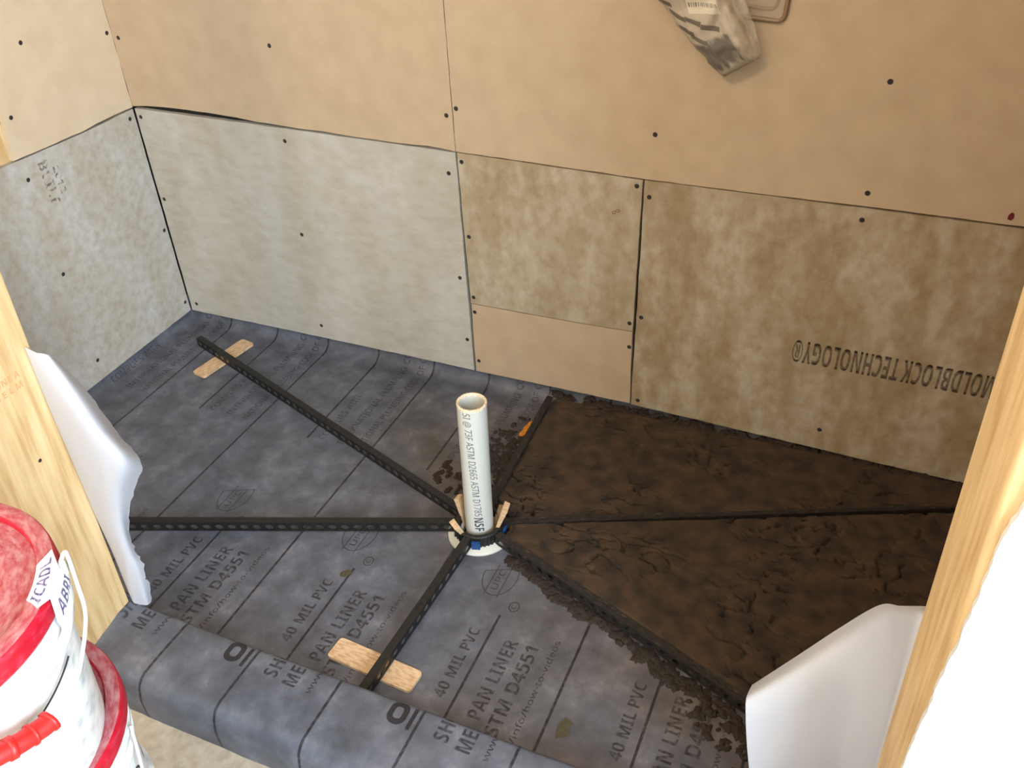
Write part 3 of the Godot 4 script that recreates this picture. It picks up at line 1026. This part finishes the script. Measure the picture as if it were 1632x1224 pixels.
func build_mortar() -> void:
	mortar_field("brown wet mortar field against the back wall, troweled smooth and torn in places", Vector2(1.158, 0.022), Vector2(2.31, 0.006), 51)
	mortar_field("brown wet mortar field in front of the muddy middle bar, reaching the right paper", Vector2(2.31, -0.002 + 0.0), Vector2(2.31, 0.905), 52)
	var rg := RandomNumberGenerator.new()
	rg.seed = 17
	# crumbs spilled along the front of the front right bar, wider towards the curb
	var st := begin()
	st.set_smooth_group(0)
	var d0 := Vector2(HUB.x, HUB.z)
	var dir := (Vector2(2.18, 0.853) - d0).normalized()
	var nrm := Vector2(-dir.y, dir.x)
	for k in 420:
		var t := rg.randf_range(0.09, 0.95)
		var reach := 0.013 + 0.022 * smoothstep(0.1, 0.3, t) * (0.5 + 0.5 * sin(t * 31.0)) + 0.085 * smoothstep(0.42, 0.72, t)
		var off := 0.012 + reach * rg.randf() * rg.randf_range(0.3, 1.0)
		var p := d0 + dir * t + nrm * off
		if p.y > 0.955:
			continue
		var r := rg.randf_range(0.004, 0.014) * lerpf(1.0, 0.55, clampf((off - 0.012) / 0.1, 0.0, 1.0))
		blob(st, Vector3(p.x, 0.001, p.y), r, rg.randf_range(0.0015, 0.006), rg)
	var o := thing("mortar_spill", "dark wet mortar crumbs spilled on the grey liner along the front right bar", "mortar")
	o.set_meta("kind", "stuff")
	part(o, "crumbs", done(st), M.smear).set_meta("kind", "stuff")
	# between the pipe and the bar to the back wall
	st = begin()
	st.set_smooth_group(0)
	for k in 200:
		var p := Vector2(1.105 + rg.randfn(0.0, 0.030), 0.235 + rg.randfn(0.0, 0.055))
		if k > 110:
			p = Vector2(1.150 - absf(rg.randfn(0.0, 0.022)), rg.randf_range(0.14, 0.42))
		if k > 180:
			p = Vector2(rg.randf_range(0.99, 1.09), rg.randf_range(0.30, 0.40))
		if p.x > 1.155:
			continue
		blob(st, Vector3(p.x, 0.001, p.y), rg.randf_range(0.003, 0.011), rg.randf_range(0.001, 0.004), rg)
	o = thing("mortar_spill", "dark mortar smears on the liner behind the pipe, left of the mud-crusted bar", "mortar")
	o.set_meta("kind", "stuff")
	part(o, "crumbs", done(st), M.smear).set_meta("kind", "stuff")
	# dirt on the liner's upturn along the back wall
	st = begin()
	st.set_smooth_group(0)
	for k in 420:
		var x := rg.randf_range(1.16, 2.30)
		var f := pow(rg.randf(), 1.6)
		blob(st, Vector3(x, 0.030 + 0.010 * f * rg.randf(), 0.012 - 0.016 * f), rg.randf_range(0.004, 0.012), rg.randf_range(0.001, 0.004), rg)
	o = thing("mortar_spill", "crusty dark mortar edge where the back mortar field meets the wall boards", "mortar")
	o.set_meta("kind", "stuff")
	part(o, "crumbs", done(st), M.smear).set_meta("kind", "stuff")
	# a bright scrap beside the bar to the back wall
	o = thing("orange_scrap", "small orange and yellow scrap beside the mud-crusted bar near the back wall", "scrap", "", Vector3(1.140, 0.002, 0.125))
	part(o, "flake", slab(ragged([[-0.012, -0.030], [-0.002, -0.038], [0.006, -0.012], [0.009, 0.014], [0.004, 0.034], [-0.006, 0.022], [-0.010, 0.0]], 0.008, 0.0015, 12), 0.0, 0.0025), M.orange).rotation.x = -PI / 2

# ---------------------------------------------------------------- door studs
func prism(profile: PackedVector2Array, y0: float, y1: float, shift: Vector2) -> ArrayMesh:
	# profile (x, z) counter-clockwise seen from above, swept up with a lean
	var st := begin()
	var n := profile.size()
	var along := 0.0
	for i in n:
		var a := profile[i]
		var b := profile[(i + 1) % n]
		var l := a.distance_to(b)
		st.set_smooth_group(0)
		quad(st, Vector3(a.x, y0, a.y), Vector3(a.x + shift.x, y1, a.y + shift.y), Vector3(b.x + shift.x, y1, b.y + shift.y), Vector3(b.x, y0, b.y), Vector2(along, y0), Vector2(along, y1), Vector2(along + l, y1), Vector2(along + l, y0))
		along += l
	st.set_smooth_group(-1)
	for tri in range(1, n - 1):
		for top in 2:
			var ids := [0, tri, tri + 1] if top else [0, tri + 1, tri]
			for k in ids:
				var p := profile[k] + (shift if top else Vector2.ZERO)
				st.set_uv(p)
				st.add_vertex(Vector3(p.x, y1 if top else y0, p.y))
	return done(st)

func rounded_rect(lo: Vector2, hi: Vector2, r: float) -> PackedVector2Array:
	var p := PackedVector2Array()
	for q in [[hi.x, hi.y, 0], [lo.x, hi.y, 1], [lo.x, lo.y, 2], [hi.x, lo.y, 3]]:
		var c := Vector2(q[0] + (-r if q[0] == hi.x else r), q[1] + (-r if q[1] == hi.y else r))
		for k in 5:
			var a: float = PI * 0.5 * (q[2] + k / 4.0)
			p.append(c + Vector2(cos(a), sin(a)) * r)
	return p

func twisted(p: PackedVector2Array, k: float) -> PackedVector2Array:
	for i in p.size():
		p[i] = Vector2(p[i].x + k * (p[i].y - 0.990), p[i].y)
	return p

func build_studs() -> void:
	var o := thing("door_stud", "pale yellow wood stud on the left side of the opening, above the grey curb", "stud", "studs framing the shower opening")
	part(o, "post", prism(rounded_rect(Vector2(0.644, 0.991), Vector2(0.684, 1.140), 0.004), 0.090, 2.46, Vector2(0.0, -0.070)), M.wood)
	var mark := lathe(PackedVector2Array([Vector2(0.0, 0.0012), Vector2(0.0025, 0.001), Vector2(0.0034, 0.0)]), 8)
	var nail := part(o, "nail", mark, M.screw, Vector3(0.6842, 0.503, 1.036))
	nail.rotation.z = -PI / 2
	# a faint grade stamp in orange ink
	var st := begin()
	for t in [["S E L M", 0.640, 0.011], ["ONE A", 0.658, 0.011]]:
		var tm := TextMesh.new()
		tm.font = bold_font
		tm.text = t[0]
		tm.font_size = 40
		tm.pixel_size = t[2] / 29.0
		tm.depth = 0.0004
		st.append_from(tm, 0, Transform3D(Basis(Vector3.UP, PI / 2), Vector3(0.6843, t[1], 1.035 - (t[1] - 0.64) * 0.2)))
	part(o, "grade_stamp", st.commit(), flat(Color(0.78, 0.61, 0.42), 0.8), Vector3.ZERO, "faint orange grade stamp")
	o = thing("door_stud", "leaning pale wood stud with an eased front edge on the right side of the opening", "stud", "studs framing the shower opening")
	part(o, "post", prism(twisted(rounded_rect(Vector2(1.987, 0.990), Vector2(2.026, 1.081), 0.006), 0.215), 0.090, 2.46, Vector2(-0.064, 0.0)), M.wood)

# ---------------------------------------------------------------- paper
func sheet(net: Array, thick := 0.0012, ragged_edge := 0.0) -> ArrayMesh:
	var rows := dense(net, 7)
	# shell: offset along the normals
	var n := rows.size()
	var m: int = rows[0].size()
	var r := RandomNumberGenerator.new()
	r.seed = 3
	if ragged_edge > 0.0:
		for j in m:
			var t := (rows[n - 1][j] - rows[n - 2][j]) as Vector3
			rows[n - 1][j] = rows[n - 1][j] + t.normalized() * r.randf_range(-ragged_edge, ragged_edge)
	var back := []
	for i in n:
		var row := PackedVector3Array()
		for j in m:
			var du: Vector3 = rows[mini(i + 1, n - 1)][j] - rows[maxi(i - 1, 0)][j]
			var dv: Vector3 = rows[i][mini(j + 1, m - 1)] - rows[i][maxi(j - 1, 0)]
			row.append(rows[i][j] + du.cross(dv).normalized() * thick)
		back.append(row)
	var st := begin()
	st.set_smooth_group(0)
	grid(st, rows)
	st.set_smooth_group(1)
	grid(st, back, [], [], true)
	st.set_smooth_group(2)
	for e in [0, n - 1]:
		grid(st, [rows[e], back[e]])
	for e in [0, m - 1]:
		var a := []
		var b := []
		for i in n:
			a.append(rows[i][e])
			b.append(back[i][e])
		grid(st, [a, b])
	return done(st)

func build_paper() -> void:
	var V := func(x, y, z): return Vector3(x, y, z)
	var o := thing("paper_sheet", "white paper sheet curling off the left stud, with a torn right edge", "paper", "loose white paper at the opening")
	part(o, "sheet", sheet([
		[V.call(0.6862, 0.690, 0.985), V.call(0.706, 0.684, 0.984), V.call(0.712, 0.682, 0.980), V.call(0.717, 0.674, 0.972), V.call(0.696, 0.647, 0.950)],
		[V.call(0.6862, 0.640, 0.986), V.call(0.707, 0.632, 0.988), V.call(0.732, 0.633, 0.985), V.call(0.741, 0.620, 0.970), V.call(0.709, 0.576, 0.930)],
		[V.call(0.6862, 0.570, 0.987), V.call(0.711, 0.559, 0.990), V.call(0.760, 0.566, 0.990), V.call(0.772, 0.545, 0.970), V.call(0.732, 0.485, 0.920)],
		[V.call(0.6862, 0.485, 0.987), V.call(0.712, 0.472, 0.990), V.call(0.767, 0.486, 0.990), V.call(0.799, 0.485, 0.975), V.call(0.777, 0.439, 0.930)],
		[V.call(0.6862, 0.415, 0.987), V.call(0.713, 0.402, 0.990), V.call(0.748, 0.414, 0.990), V.call(0.765, 0.411, 0.980), V.call(0.757, 0.385, 0.950)],
		[V.call(0.6862, 0.330, 0.987), V.call(0.711, 0.319, 0.990), V.call(0.730, 0.324, 0.988), V.call(0.737, 0.320, 0.980), V.call(0.723, 0.298, 0.960)],
		[V.call(0.6862, 0.245, 0.985), V.call(0.696, 0.238, 0.987), V.call(0.720, 0.249, 0.988), V.call(0.729, 0.253, 0.980), V.call(0.721, 0.241, 0.965)],
		[V.call(0.6862, 0.172, 0.986), V.call(0.694, 0.168, 0.988), V.call(0.710, 0.187, 0.988), V.call(0.727, 0.199, 0.980), V.call(0.726, 0.193, 0.965)],
		[V.call(0.6862, 0.106, 0.987), V.call(0.691, 0.104, 0.988), V.call(0.698, 0.102, 0.985), V.call(0.714, 0.102, 0.980), V.call(0.711, 0.096, 0.968)]], 0.0012, 0.007), M.white_paper)
	o = thing("paper_sheet", "large white paper sheet curling into the pan at the right stud", "paper", "loose white paper at the opening")
	part(o, "sheet", sheet([
		[V.call(1.812, 0.311, 0.890), V.call(1.862, 0.390, 0.880), V.call(1.906, 0.459, 0.870), V.call(1.940, 0.540, 0.890), V.call(1.959, 0.583, 0.922), V.call(1.975, 0.621, 0.950), V.call(1.987, 0.627, 0.952)],
		[V.call(1.809, 0.315, 0.917), V.call(1.869, 0.400, 0.907), V.call(1.916, 0.470, 0.897), V.call(1.946, 0.550, 0.917), V.call(1.961, 0.593, 0.949), V.call(1.972, 0.630, 0.977), V.call(1.984, 0.636, 0.979)],
		[V.call(1.813, 0.287, 0.925), V.call(1.882, 0.376, 0.915), V.call(1.930, 0.435, 0.905), V.call(1.955, 0.498, 0.925), V.call(1.967, 0.543, 0.957), V.call(1.974, 0.575, 0.985), V.call(1.986, 0.581, 0.987)],
		[V.call(1.821, 0.229, 0.925), V.call(1.893, 0.303, 0.915), V.call(1.942, 0.346, 0.905), V.call(1.962, 0.398, 0.925), V.call(1.975, 0.449, 0.957), V.call(1.977, 0.482, 0.985), V.call(1.989, 0.488, 0.987)],
		[V.call(1.832, 0.164, 0.925), V.call(1.903, 0.208, 0.915), V.call(1.950, 0.230, 0.905), V.call(1.970, 0.273, 0.925), V.call(1.980, 0.321, 0.957), V.call(1.982, 0.358, 0.985), V.call(1.994, 0.364, 0.987)],
		[V.call(1.857, 0.027, 0.925), V.call(1.919, 0.063, 0.915), V.call(1.961, 0.084, 0.905), V.call(1.974, 0.128, 0.925), V.call(1.982, 0.180, 0.957), V.call(1.987, 0.224, 0.985), V.call(1.999, 0.230, 0.987)]]), M.white_paper)
	# the white board on the face of the partition, its torn edge beside the right stud
	o = thing("white_panel", "overexposed white wall panel right of the leaning stud, its left edge ragged", "panel")
	var edge := [[2.60, 0.10], [2.60, 2.40], [2.012, 2.40], [2.008, 1.30], [2.004, 1.00], [2.0005, 0.930], [1.9995, 0.905], [1.9945, 0.872], [1.9935, 0.850], [1.9945, 0.80], [1.9925, 0.745], [1.9935, 0.725], [1.9905, 0.700], [1.9895, 0.635], [1.9900, 0.62], [1.9880, 0.59], [1.9875, 0.525], [1.9865, 0.40], [1.987, 0.10]]
	part(o, "board", slab(ragged(edge, 0.008, 0.0009, 9), 0.0, 0.0085), flat(Color(0.87, 0.87, 0.86), 0.8), Vector3(0, 0, 1.0815))

# ---------------------------------------------------------------- buckets
func build_buckets() -> void:
	var spots := [Vector3(0.935, 0.0, 1.400), Vector3(1.008, 0.2535, 1.435), Vector3(1.030, 0.507, 1.450)]
	var labels := ["white bucket at the foot of the stack, beneath the other two", "white bucket with a red lid in the middle of the stack of three", "topmost white bucket with a dusty red lid, torn label and wire handle"]
	var body := PackedVector2Array([Vector2(0.0, 0.0), Vector2(0.128, 0.0), Vector2(0.132, 0.004), Vector2(0.1425, 0.168), Vector2(0.1425, 0.172), Vector2(0.1500, 0.174), Vector2(0.1500, 0.182), Vector2(0.1440, 0.184), Vector2(0.1445, 0.196), Vector2(0.1515, 0.198), Vector2(0.1515, 0.206), Vector2(0.1450, 0.208), Vector2(0.1465, 0.222), Vector2(0.1465, 0.242)])
	body.reverse()
	var skirt := PackedVector2Array([Vector2(0.1350, 0.2455), Vector2(0.1362, 0.2515), Vector2(0.1390, 0.2530), Vector2(0.1500, 0.2530), Vector2(0.1545, 0.2505), Vector2(0.1555, 0.2440), Vector2(0.1560, 0.2280), Vector2(0.1545, 0.2245), Vector2(0.1480, 0.2240)])
	var disc := PackedVector2Array([Vector2(0.0, 0.2450), Vector2(0.100, 0.2450), Vector2(0.104, 0.2470), Vector2(0.110, 0.2470), Vector2(0.114, 0.2450), Vector2(0.1355, 0.2450)])
	var b_mesh := lathe(body, 72)
	var s_mesh := lathe(skirt, 72)
	var d_mesh := lathe(disc, 72)
	for i in 3:
		var o := thing("bucket", labels[i], "bucket", "stacked buckets at the lower left", spots[i])
		part(o, "body", b_mesh, M.bucket_white)
		if i == 0:
			continue
		var lid := part(o, "lid", s_mesh, M.lid_red, Vector3.ZERO, "red plastic lid")
		part(lid, "lid_top", d_mesh, M.lid_dusty, Vector3.ZERO, "dusty pinkish red top of the lid")
		var dust := part(lid, "lid_rim", lathe(PackedVector2Array([Vector2(0.1372, 0.2530), Vector2(0.1395, 0.2538), Vector2(0.1500, 0.2538), Vector2(0.1535, 0.2522)]), 72), M.lid_dusty, Vector3.ZERO, "dust on the lid's rim")
		dust.rotation.y = 0.3 + i
		if i == 2:
			var off: Vector3 = -spots[2]
			var hp := [Vector3(1.139, 0.748, 1.340), Vector3(1.150, 0.770, 1.334), Vector3(1.147, 0.756, 1.331), Vector3(1.152, 0.728, 1.337), Vector3(1.161, 0.703, 1.346), Vector3(1.169, 0.689, 1.359), Vector3(1.180, 0.678, 1.379), Vector3(1.188, 0.666, 1.400), Vector3(1.194, 0.662, 1.426), Vector3(1.196, 0.661, 1.449), Vector3(1.194, 0.664, 1.465), Vector3(1.193, 0.668, 1.479), Vector3(1.185, 0.678, 1.510), Vector3(1.165, 0.690, 1.545)]
			for k in hp.size():
				hp[k] += off
			var path := smooth_path(hp, 5)
			var st := begin()
			st.set_smooth_group(0)
			tube(st, path, 0.0021, 8)
			var bail := part(o, "bail", done(st), M.wire, Vector3.ZERO, "white wire handle")
			st = begin()
			st.set_smooth_group(0)
			tube(st, path.slice(44), 0.0105, 12)
			for f in [44, 50, 56, 62]:
				tube(st, PackedVector3Array([path[f], path[mini(f + 1, path.size() - 1)]]), 0.0122, 12)
			var low := PackedVector3Array()
			for k in 14:
				var a := deg_to_rad(-27.0 + k * 2.0)
				low.append(Vector3(cos(a) * 0.1464, 0.160 - 0.0012 * k, sin(a) * 0.1464))
			var dark_line := begin()  # thin dark arc on the body below the handle
			tube(dark_line, low, 0.0011, 6)
			part(o, "dark_line", done(dark_line), M.screw, Vector3.ZERO, "thin dark line round the side")
			part(bail, "grip", done(st), M.grip_red, Vector3.ZERO, "red plastic grip")
			# torn label folded from the rim down the side
			part(o, "torn_label", label_patch([[0.1365, 0.2536], [0.1440, 0.2545], [0.1520, 0.2538], [0.1570, 0.2505], [0.1580, 0.2400], [0.1590, 0.2250], [0.1575, 0.2120], [0.1560, 0.2000]], deg_to_rad(-46), deg_to_rad(-24), 4), label_print(), Vector3.ZERO, "white label with purple lettering, torn")
			var ear := lathe(PackedVector2Array([Vector2(0.0, 0.006), Vector2(0.007, 0.006), Vector2(0.009, 0.004), Vector2(0.009, -0.004)]), 14)
			var e := part(o, "ear", ear, M.bucket_white, Vector3(0.1065, 0.236, -0.1135))
			e.basis = Basis(Quaternion(Vector3.UP, Vector3(0.69, 0, -0.72).normalized()))
		if i == 1:
			part(o, "printed_label", label_patch([[0.1438, 0.166], [0.1420, 0.135], [0.1402, 0.105], [0.1384, 0.075], [0.1360, 0.045]], deg_to_rad(-60), deg_to_rad(-8), 0), black_print(), Vector3.ZERO, "black printed mark")
			var path := PackedVector3Array()
			for k in 16:
				var a := deg_to_rad(-37.0 + k * 1.2)
				path.append(Vector3(cos(a) * 0.1555, 0.212 - k * 0.010, sin(a) * 0.1555))
			var st := begin()
			st.set_smooth_group(0)
			tube(st, path, 0.0019, 8)
			part(o, "bail", done(st), M.wire, Vector3.ZERO, "white wire handle")

func label_patch(profile: Array, from: float, to: float, wob: int) -> ArrayMesh:
	var rows := []
	var uvs := []
	for j in profile.size():
		var r := []
		var u := []
		for i in 17:
			var f := i / 16.0
			var tear := (0.06 * sin(j * 2.3 + 0.5) + 0.05 * sin(j * 5.1)) * (1.0 if wob else 0.0)
			var a := lerpf(from + tear, to + 0.6 * tear * -1.0, f)
			r.append(Vector3(cos(a) * (profile[j][0] + 0.0012), profile[j][1] + (0.0012 if j < 3 and wob else 0.0), sin(a) * (profile[j][0] + 0.0012)))
			u.append(Vector2(f, float(j) / (profile.size() - 1)))
		rows.append(r)
		uvs.append(u)
	var st := begin()
	st.set_smooth_group(0)
	grid(st, rows, uvs, [], true)
	return done(st)

func image_material(img: Image, rough := 0.6) -> StandardMaterial3D:
	var m := StandardMaterial3D.new()
	m.albedo_texture = textured(img)
	m.roughness = rough
	m.texture_repeat = false
	return m

func label_print() -> StandardMaterial3D:
	var img := Image.create(256, 256, false, Image.FORMAT_RGB8)
	img.fill(Color(0.90, 0.90, 0.90))
	var ink := Color(0.20, 0.17, 0.36)
	# the lettering reads from the front of the bucket towards the back, heads to the lid's middle
	for t in [["ICADL", 18, 52, 30, 215], ["ABRI", 150, 48, 20, 190]]:
		var mask := text_mask(t[0], bold_font, 64)
		mask.flip_x()
		stamp_mask(img, mask, Rect2i(t[3], t[1], t[4], t[2]), ink, 0.9, 0.3, 5)
	return image_material(img)

func black_print() -> StandardMaterial3D:
	var img := Image.create(256, 256, false, Image.FORMAT_RGB8)
	img.fill(Color(0.86, 0.87, 0.88))
	var ink := Color(0.10, 0.10, 0.12)
	for y in 120:
		for x in 70:
			if x < y * 0.55 and x > y * 0.18 - 4:
				img.set_pixel(70 + x, 40 + y, ink)
	for q in [[150, 110, 44, 60], [176, 120, 34, 70]]:
		var pts := []
		for k in 26:
			pts.append(Vector2(q[0] + cos(TAU * k / 22.0) * q[2], q[1] + sin(TAU * k / 22.0) * q[3]))
		stroke(img, pts, 3.0, ink, 0.9)
	return image_material(img)

# ---------------------------------------------------------------- the bag on the back wall
func bag_print() -> Image:
	var W := 512
	var H := 768
	var img := Image.create(W, H, false, Image.FORMAT_RGB8)
	var n := FastNoiseLite.new()
	n.seed = 61
	n.frequency = 0.012
	n.fractal_octaves = 5
	for y in H:
		for x in W:
			var v := 0.5 + 0.5 * n.get_noise_2d(x * 1.0, y * 0.6)
			var c := Color(0.60, 0.55, 0.48).lerp(Color(0.72, 0.67, 0.59), v)
			img.set_pixel(x, y, c)
	var dark := Color(0.30, 0.26, 0.22)
	# dark printed strips, a paler tag with two rows of small marks, and a dark printed block below
	for q in [[60, 250, 50, 21], [90, 345, 62, 20], [85, 440, 58, 18], [190, 400, 52, 18], [140, 510, 60, 17], [265, 470, 50, 18], [60, 170, 60, 22]]:
		slant(img, Vector2(q[0], q[1]), Vector2(q[2], q[3]), 0.62, dark, 0.75)
	slant(img, Vector2(325, 300), Vector2(95, 90), 0.35, Color(0.80, 0.76, 0.68), 0.85)
	for k in 16:
		for row in [-62.0, 34.0]:
			slant(img, Vector2(325, 300) + Vector2((k - 7.5) * 11.0, row).rotated(0.35), Vector2(3.0 if k % 3 else 4.5, 15), 0.35, dark, 0.75)
	for y in range(520, 735):
		for x in range(20, 420):
			var d := Vector2((x - 190.0) / 175.0, (y - 628.0) / 98.0)
			var v := n.get_noise_2d(x * 1.2, y * 0.6)
			img.set_pixel(x, y, img.get_pixel(x, y).lerp(Color(0.31, 0.28, 0.25), clampf(1.25 - pow(maxf(absf(d.x), absf(d.y)), 4.0) + v * 1.1, 0.0, 1.0) * 0.75))
	return img

func slant(img: Image, at: Vector2, half: Vector2, turn: float, ink: Color, strength: float) -> void:
	var reach := int(half.length()) + 2
	for dy in range(-reach, reach + 1):
		for dx in range(-reach, reach + 1):
			var p := Vector2(dx, dy).rotated(-turn)
			var a := clampf(half.x - absf(p.x), 0.0, 2.0) * clampf(half.y - absf(p.y), 0.0, 2.0) / 4.0
			var x := int(at.x) + dx
			var y := int(at.y) + dy
			if a > 0.0 and x >= 0 and y >= 0 and x < img.get_width() and y < img.get_height():
				img.set_pixel(x, y, img.get_pixel(x, y).lerp(ink, a * strength))

func build_bag() -> void:
	# a stuffed bag, its long axis leaning down to the right; corners on a plane 5 cm off the wall
	var tl := Vector2(1.335, 1.072)
	var tr := Vector2(1.462, 1.105)
	var br := Vector2(1.583, 0.925)
	var bl := Vector2(1.516, 0.880)
	var o := thing("plastic_bag", "crumpled clear plastic bag with grey printed parts hanging on the upper drywall", "bag", "", Vector3(1.48, 0.98, 0.0))
	var n := FastNoiseLite.new()
	n.seed = 71
	n.frequency = 14.0
	n.fractal_octaves = 3
	var rows := []
	var uvs := []
	for j in 41:
		var f := j / 40.0
		var l := tl.lerp(bl, f)
		var r := tr.lerp(br, f)
		var mid := (l + r) * 0.5
		var half := (r - l) * 0.5
		var fat := pow(1.0 - pow(absf(2.0 * f - 1.0), 4.0), 0.6)
		var row := []
		var u := []
		for i in 49:
			var a := TAU * i / 48.0
			var ca := signf(cos(a)) * pow(absf(cos(a)), 0.75)
			var sa := signf(sin(a)) * pow(absf(sin(a)), 0.75)
			var p := mid + half * ca * (0.86 + 0.14 * fat)
			var crease := 1.0 + 0.38 * n.get_noise_3d(p.x * 1.2, p.y * 1.2, sa * 0.05)
			row.append(Vector3(p.x, p.y, 0.036 + 0.031 * sa * fat * crease) - Vector3(1.48, 0.98, 0.0) + Vector3(half.x, half.y, 0.0) * ca * 0.10 * n.get_noise_2d(p.x * 2.0, p.y * 2.0))
			u.append(Vector2(0.5 - 0.5 * cos(a) * -1.0 if sa >= 0.0 else 0.5 + 0.5 * cos(a), f))
		rows.append(row)
		uvs.append(u)
	var st := begin()
	st.set_smooth_group(0)
	grid(st, rows, uvs)
	var bm := image_material(bag_print(), 0.35)
	part(o, "pouch", done(st), bm)
	# crinkled clear fin along the right edge
	var fin := []
	for j in 13:
		var f := j / 12.0
		var p := tr.lerp(br, f)
		fin.append([Vector3(p.x - 0.012, p.y - 0.008, 0.040) - o.position, Vector3(p.x + 0.007 * sin(f * PI), p.y + 0.006, 0.050 + 0.006 * sin(j * 1.9)) - o.position, Vector3(p.x + 0.018 * sin(f * PI), p.y + 0.012, 0.046 + 0.005 * sin(j * 2.7)) - o.position])
	var film := flat(Color(0.80, 0.74, 0.64, 0.30), 0.2)
	film.transparency = BaseMaterial3D.TRANSPARENCY_ALPHA
	film.cull_mode = BaseMaterial3D.CULL_DISABLED
	st = begin()
	st.set_smooth_group(0)
	grid(st, fin)
	part(o, "film_edge", done(st), film, Vector3.ZERO, "clear crinkled film edge")
	# a hook that carries it, above the frame
	var hook := PackedVector3Array([Vector3(-0.07, 0.13, 0.0), Vector3(-0.07, 0.125, 0.030), Vector3(-0.068, 0.115, 0.036)])
	st = begin()
	tube(st, hook, 0.003, 8)
	part(o, "hook", done(st), M.screw)
	# rectangular clear plastic cover beside it
	o = thing("plastic_cover", "rounded clear plastic cover on the drywall, right of the crumpled bag", "cover", "", Vector3(1.56, 1.02, 0.0))
	var edge_mat := flat(Color(0.50, 0.40, 0.29), 0.3)
	for q in [[0.052, 0.038, 0.0045], [0.036, 0.020, 0.003]]:
		var ring := PackedVector3Array()
		for c in rounded_rect(Vector2(-q[0], -q[1]), Vector2(q[0], q[1]), 0.013):
			ring.append(Vector3(c.x, c.y, q[2]))
		st = begin()
		st.set_smooth_group(0)
		tube(st, ring, q[2], 8, true)
		part(o, "rim", done(st), edge_mat)
	var pane := flat(Color(0.75, 0.66, 0.54, 0.25), 0.15)
	pane.transparency = BaseMaterial3D.TRANSPARENCY_ALPHA
	part(o, "pane", slab(rounded_rect(Vector2(-0.050, -0.036), Vector2(0.050, 0.036), 0.012), 0.005, 0.007), pane, Vector3.ZERO, "clear plastic pane")
	o.rotation.z = -0.06
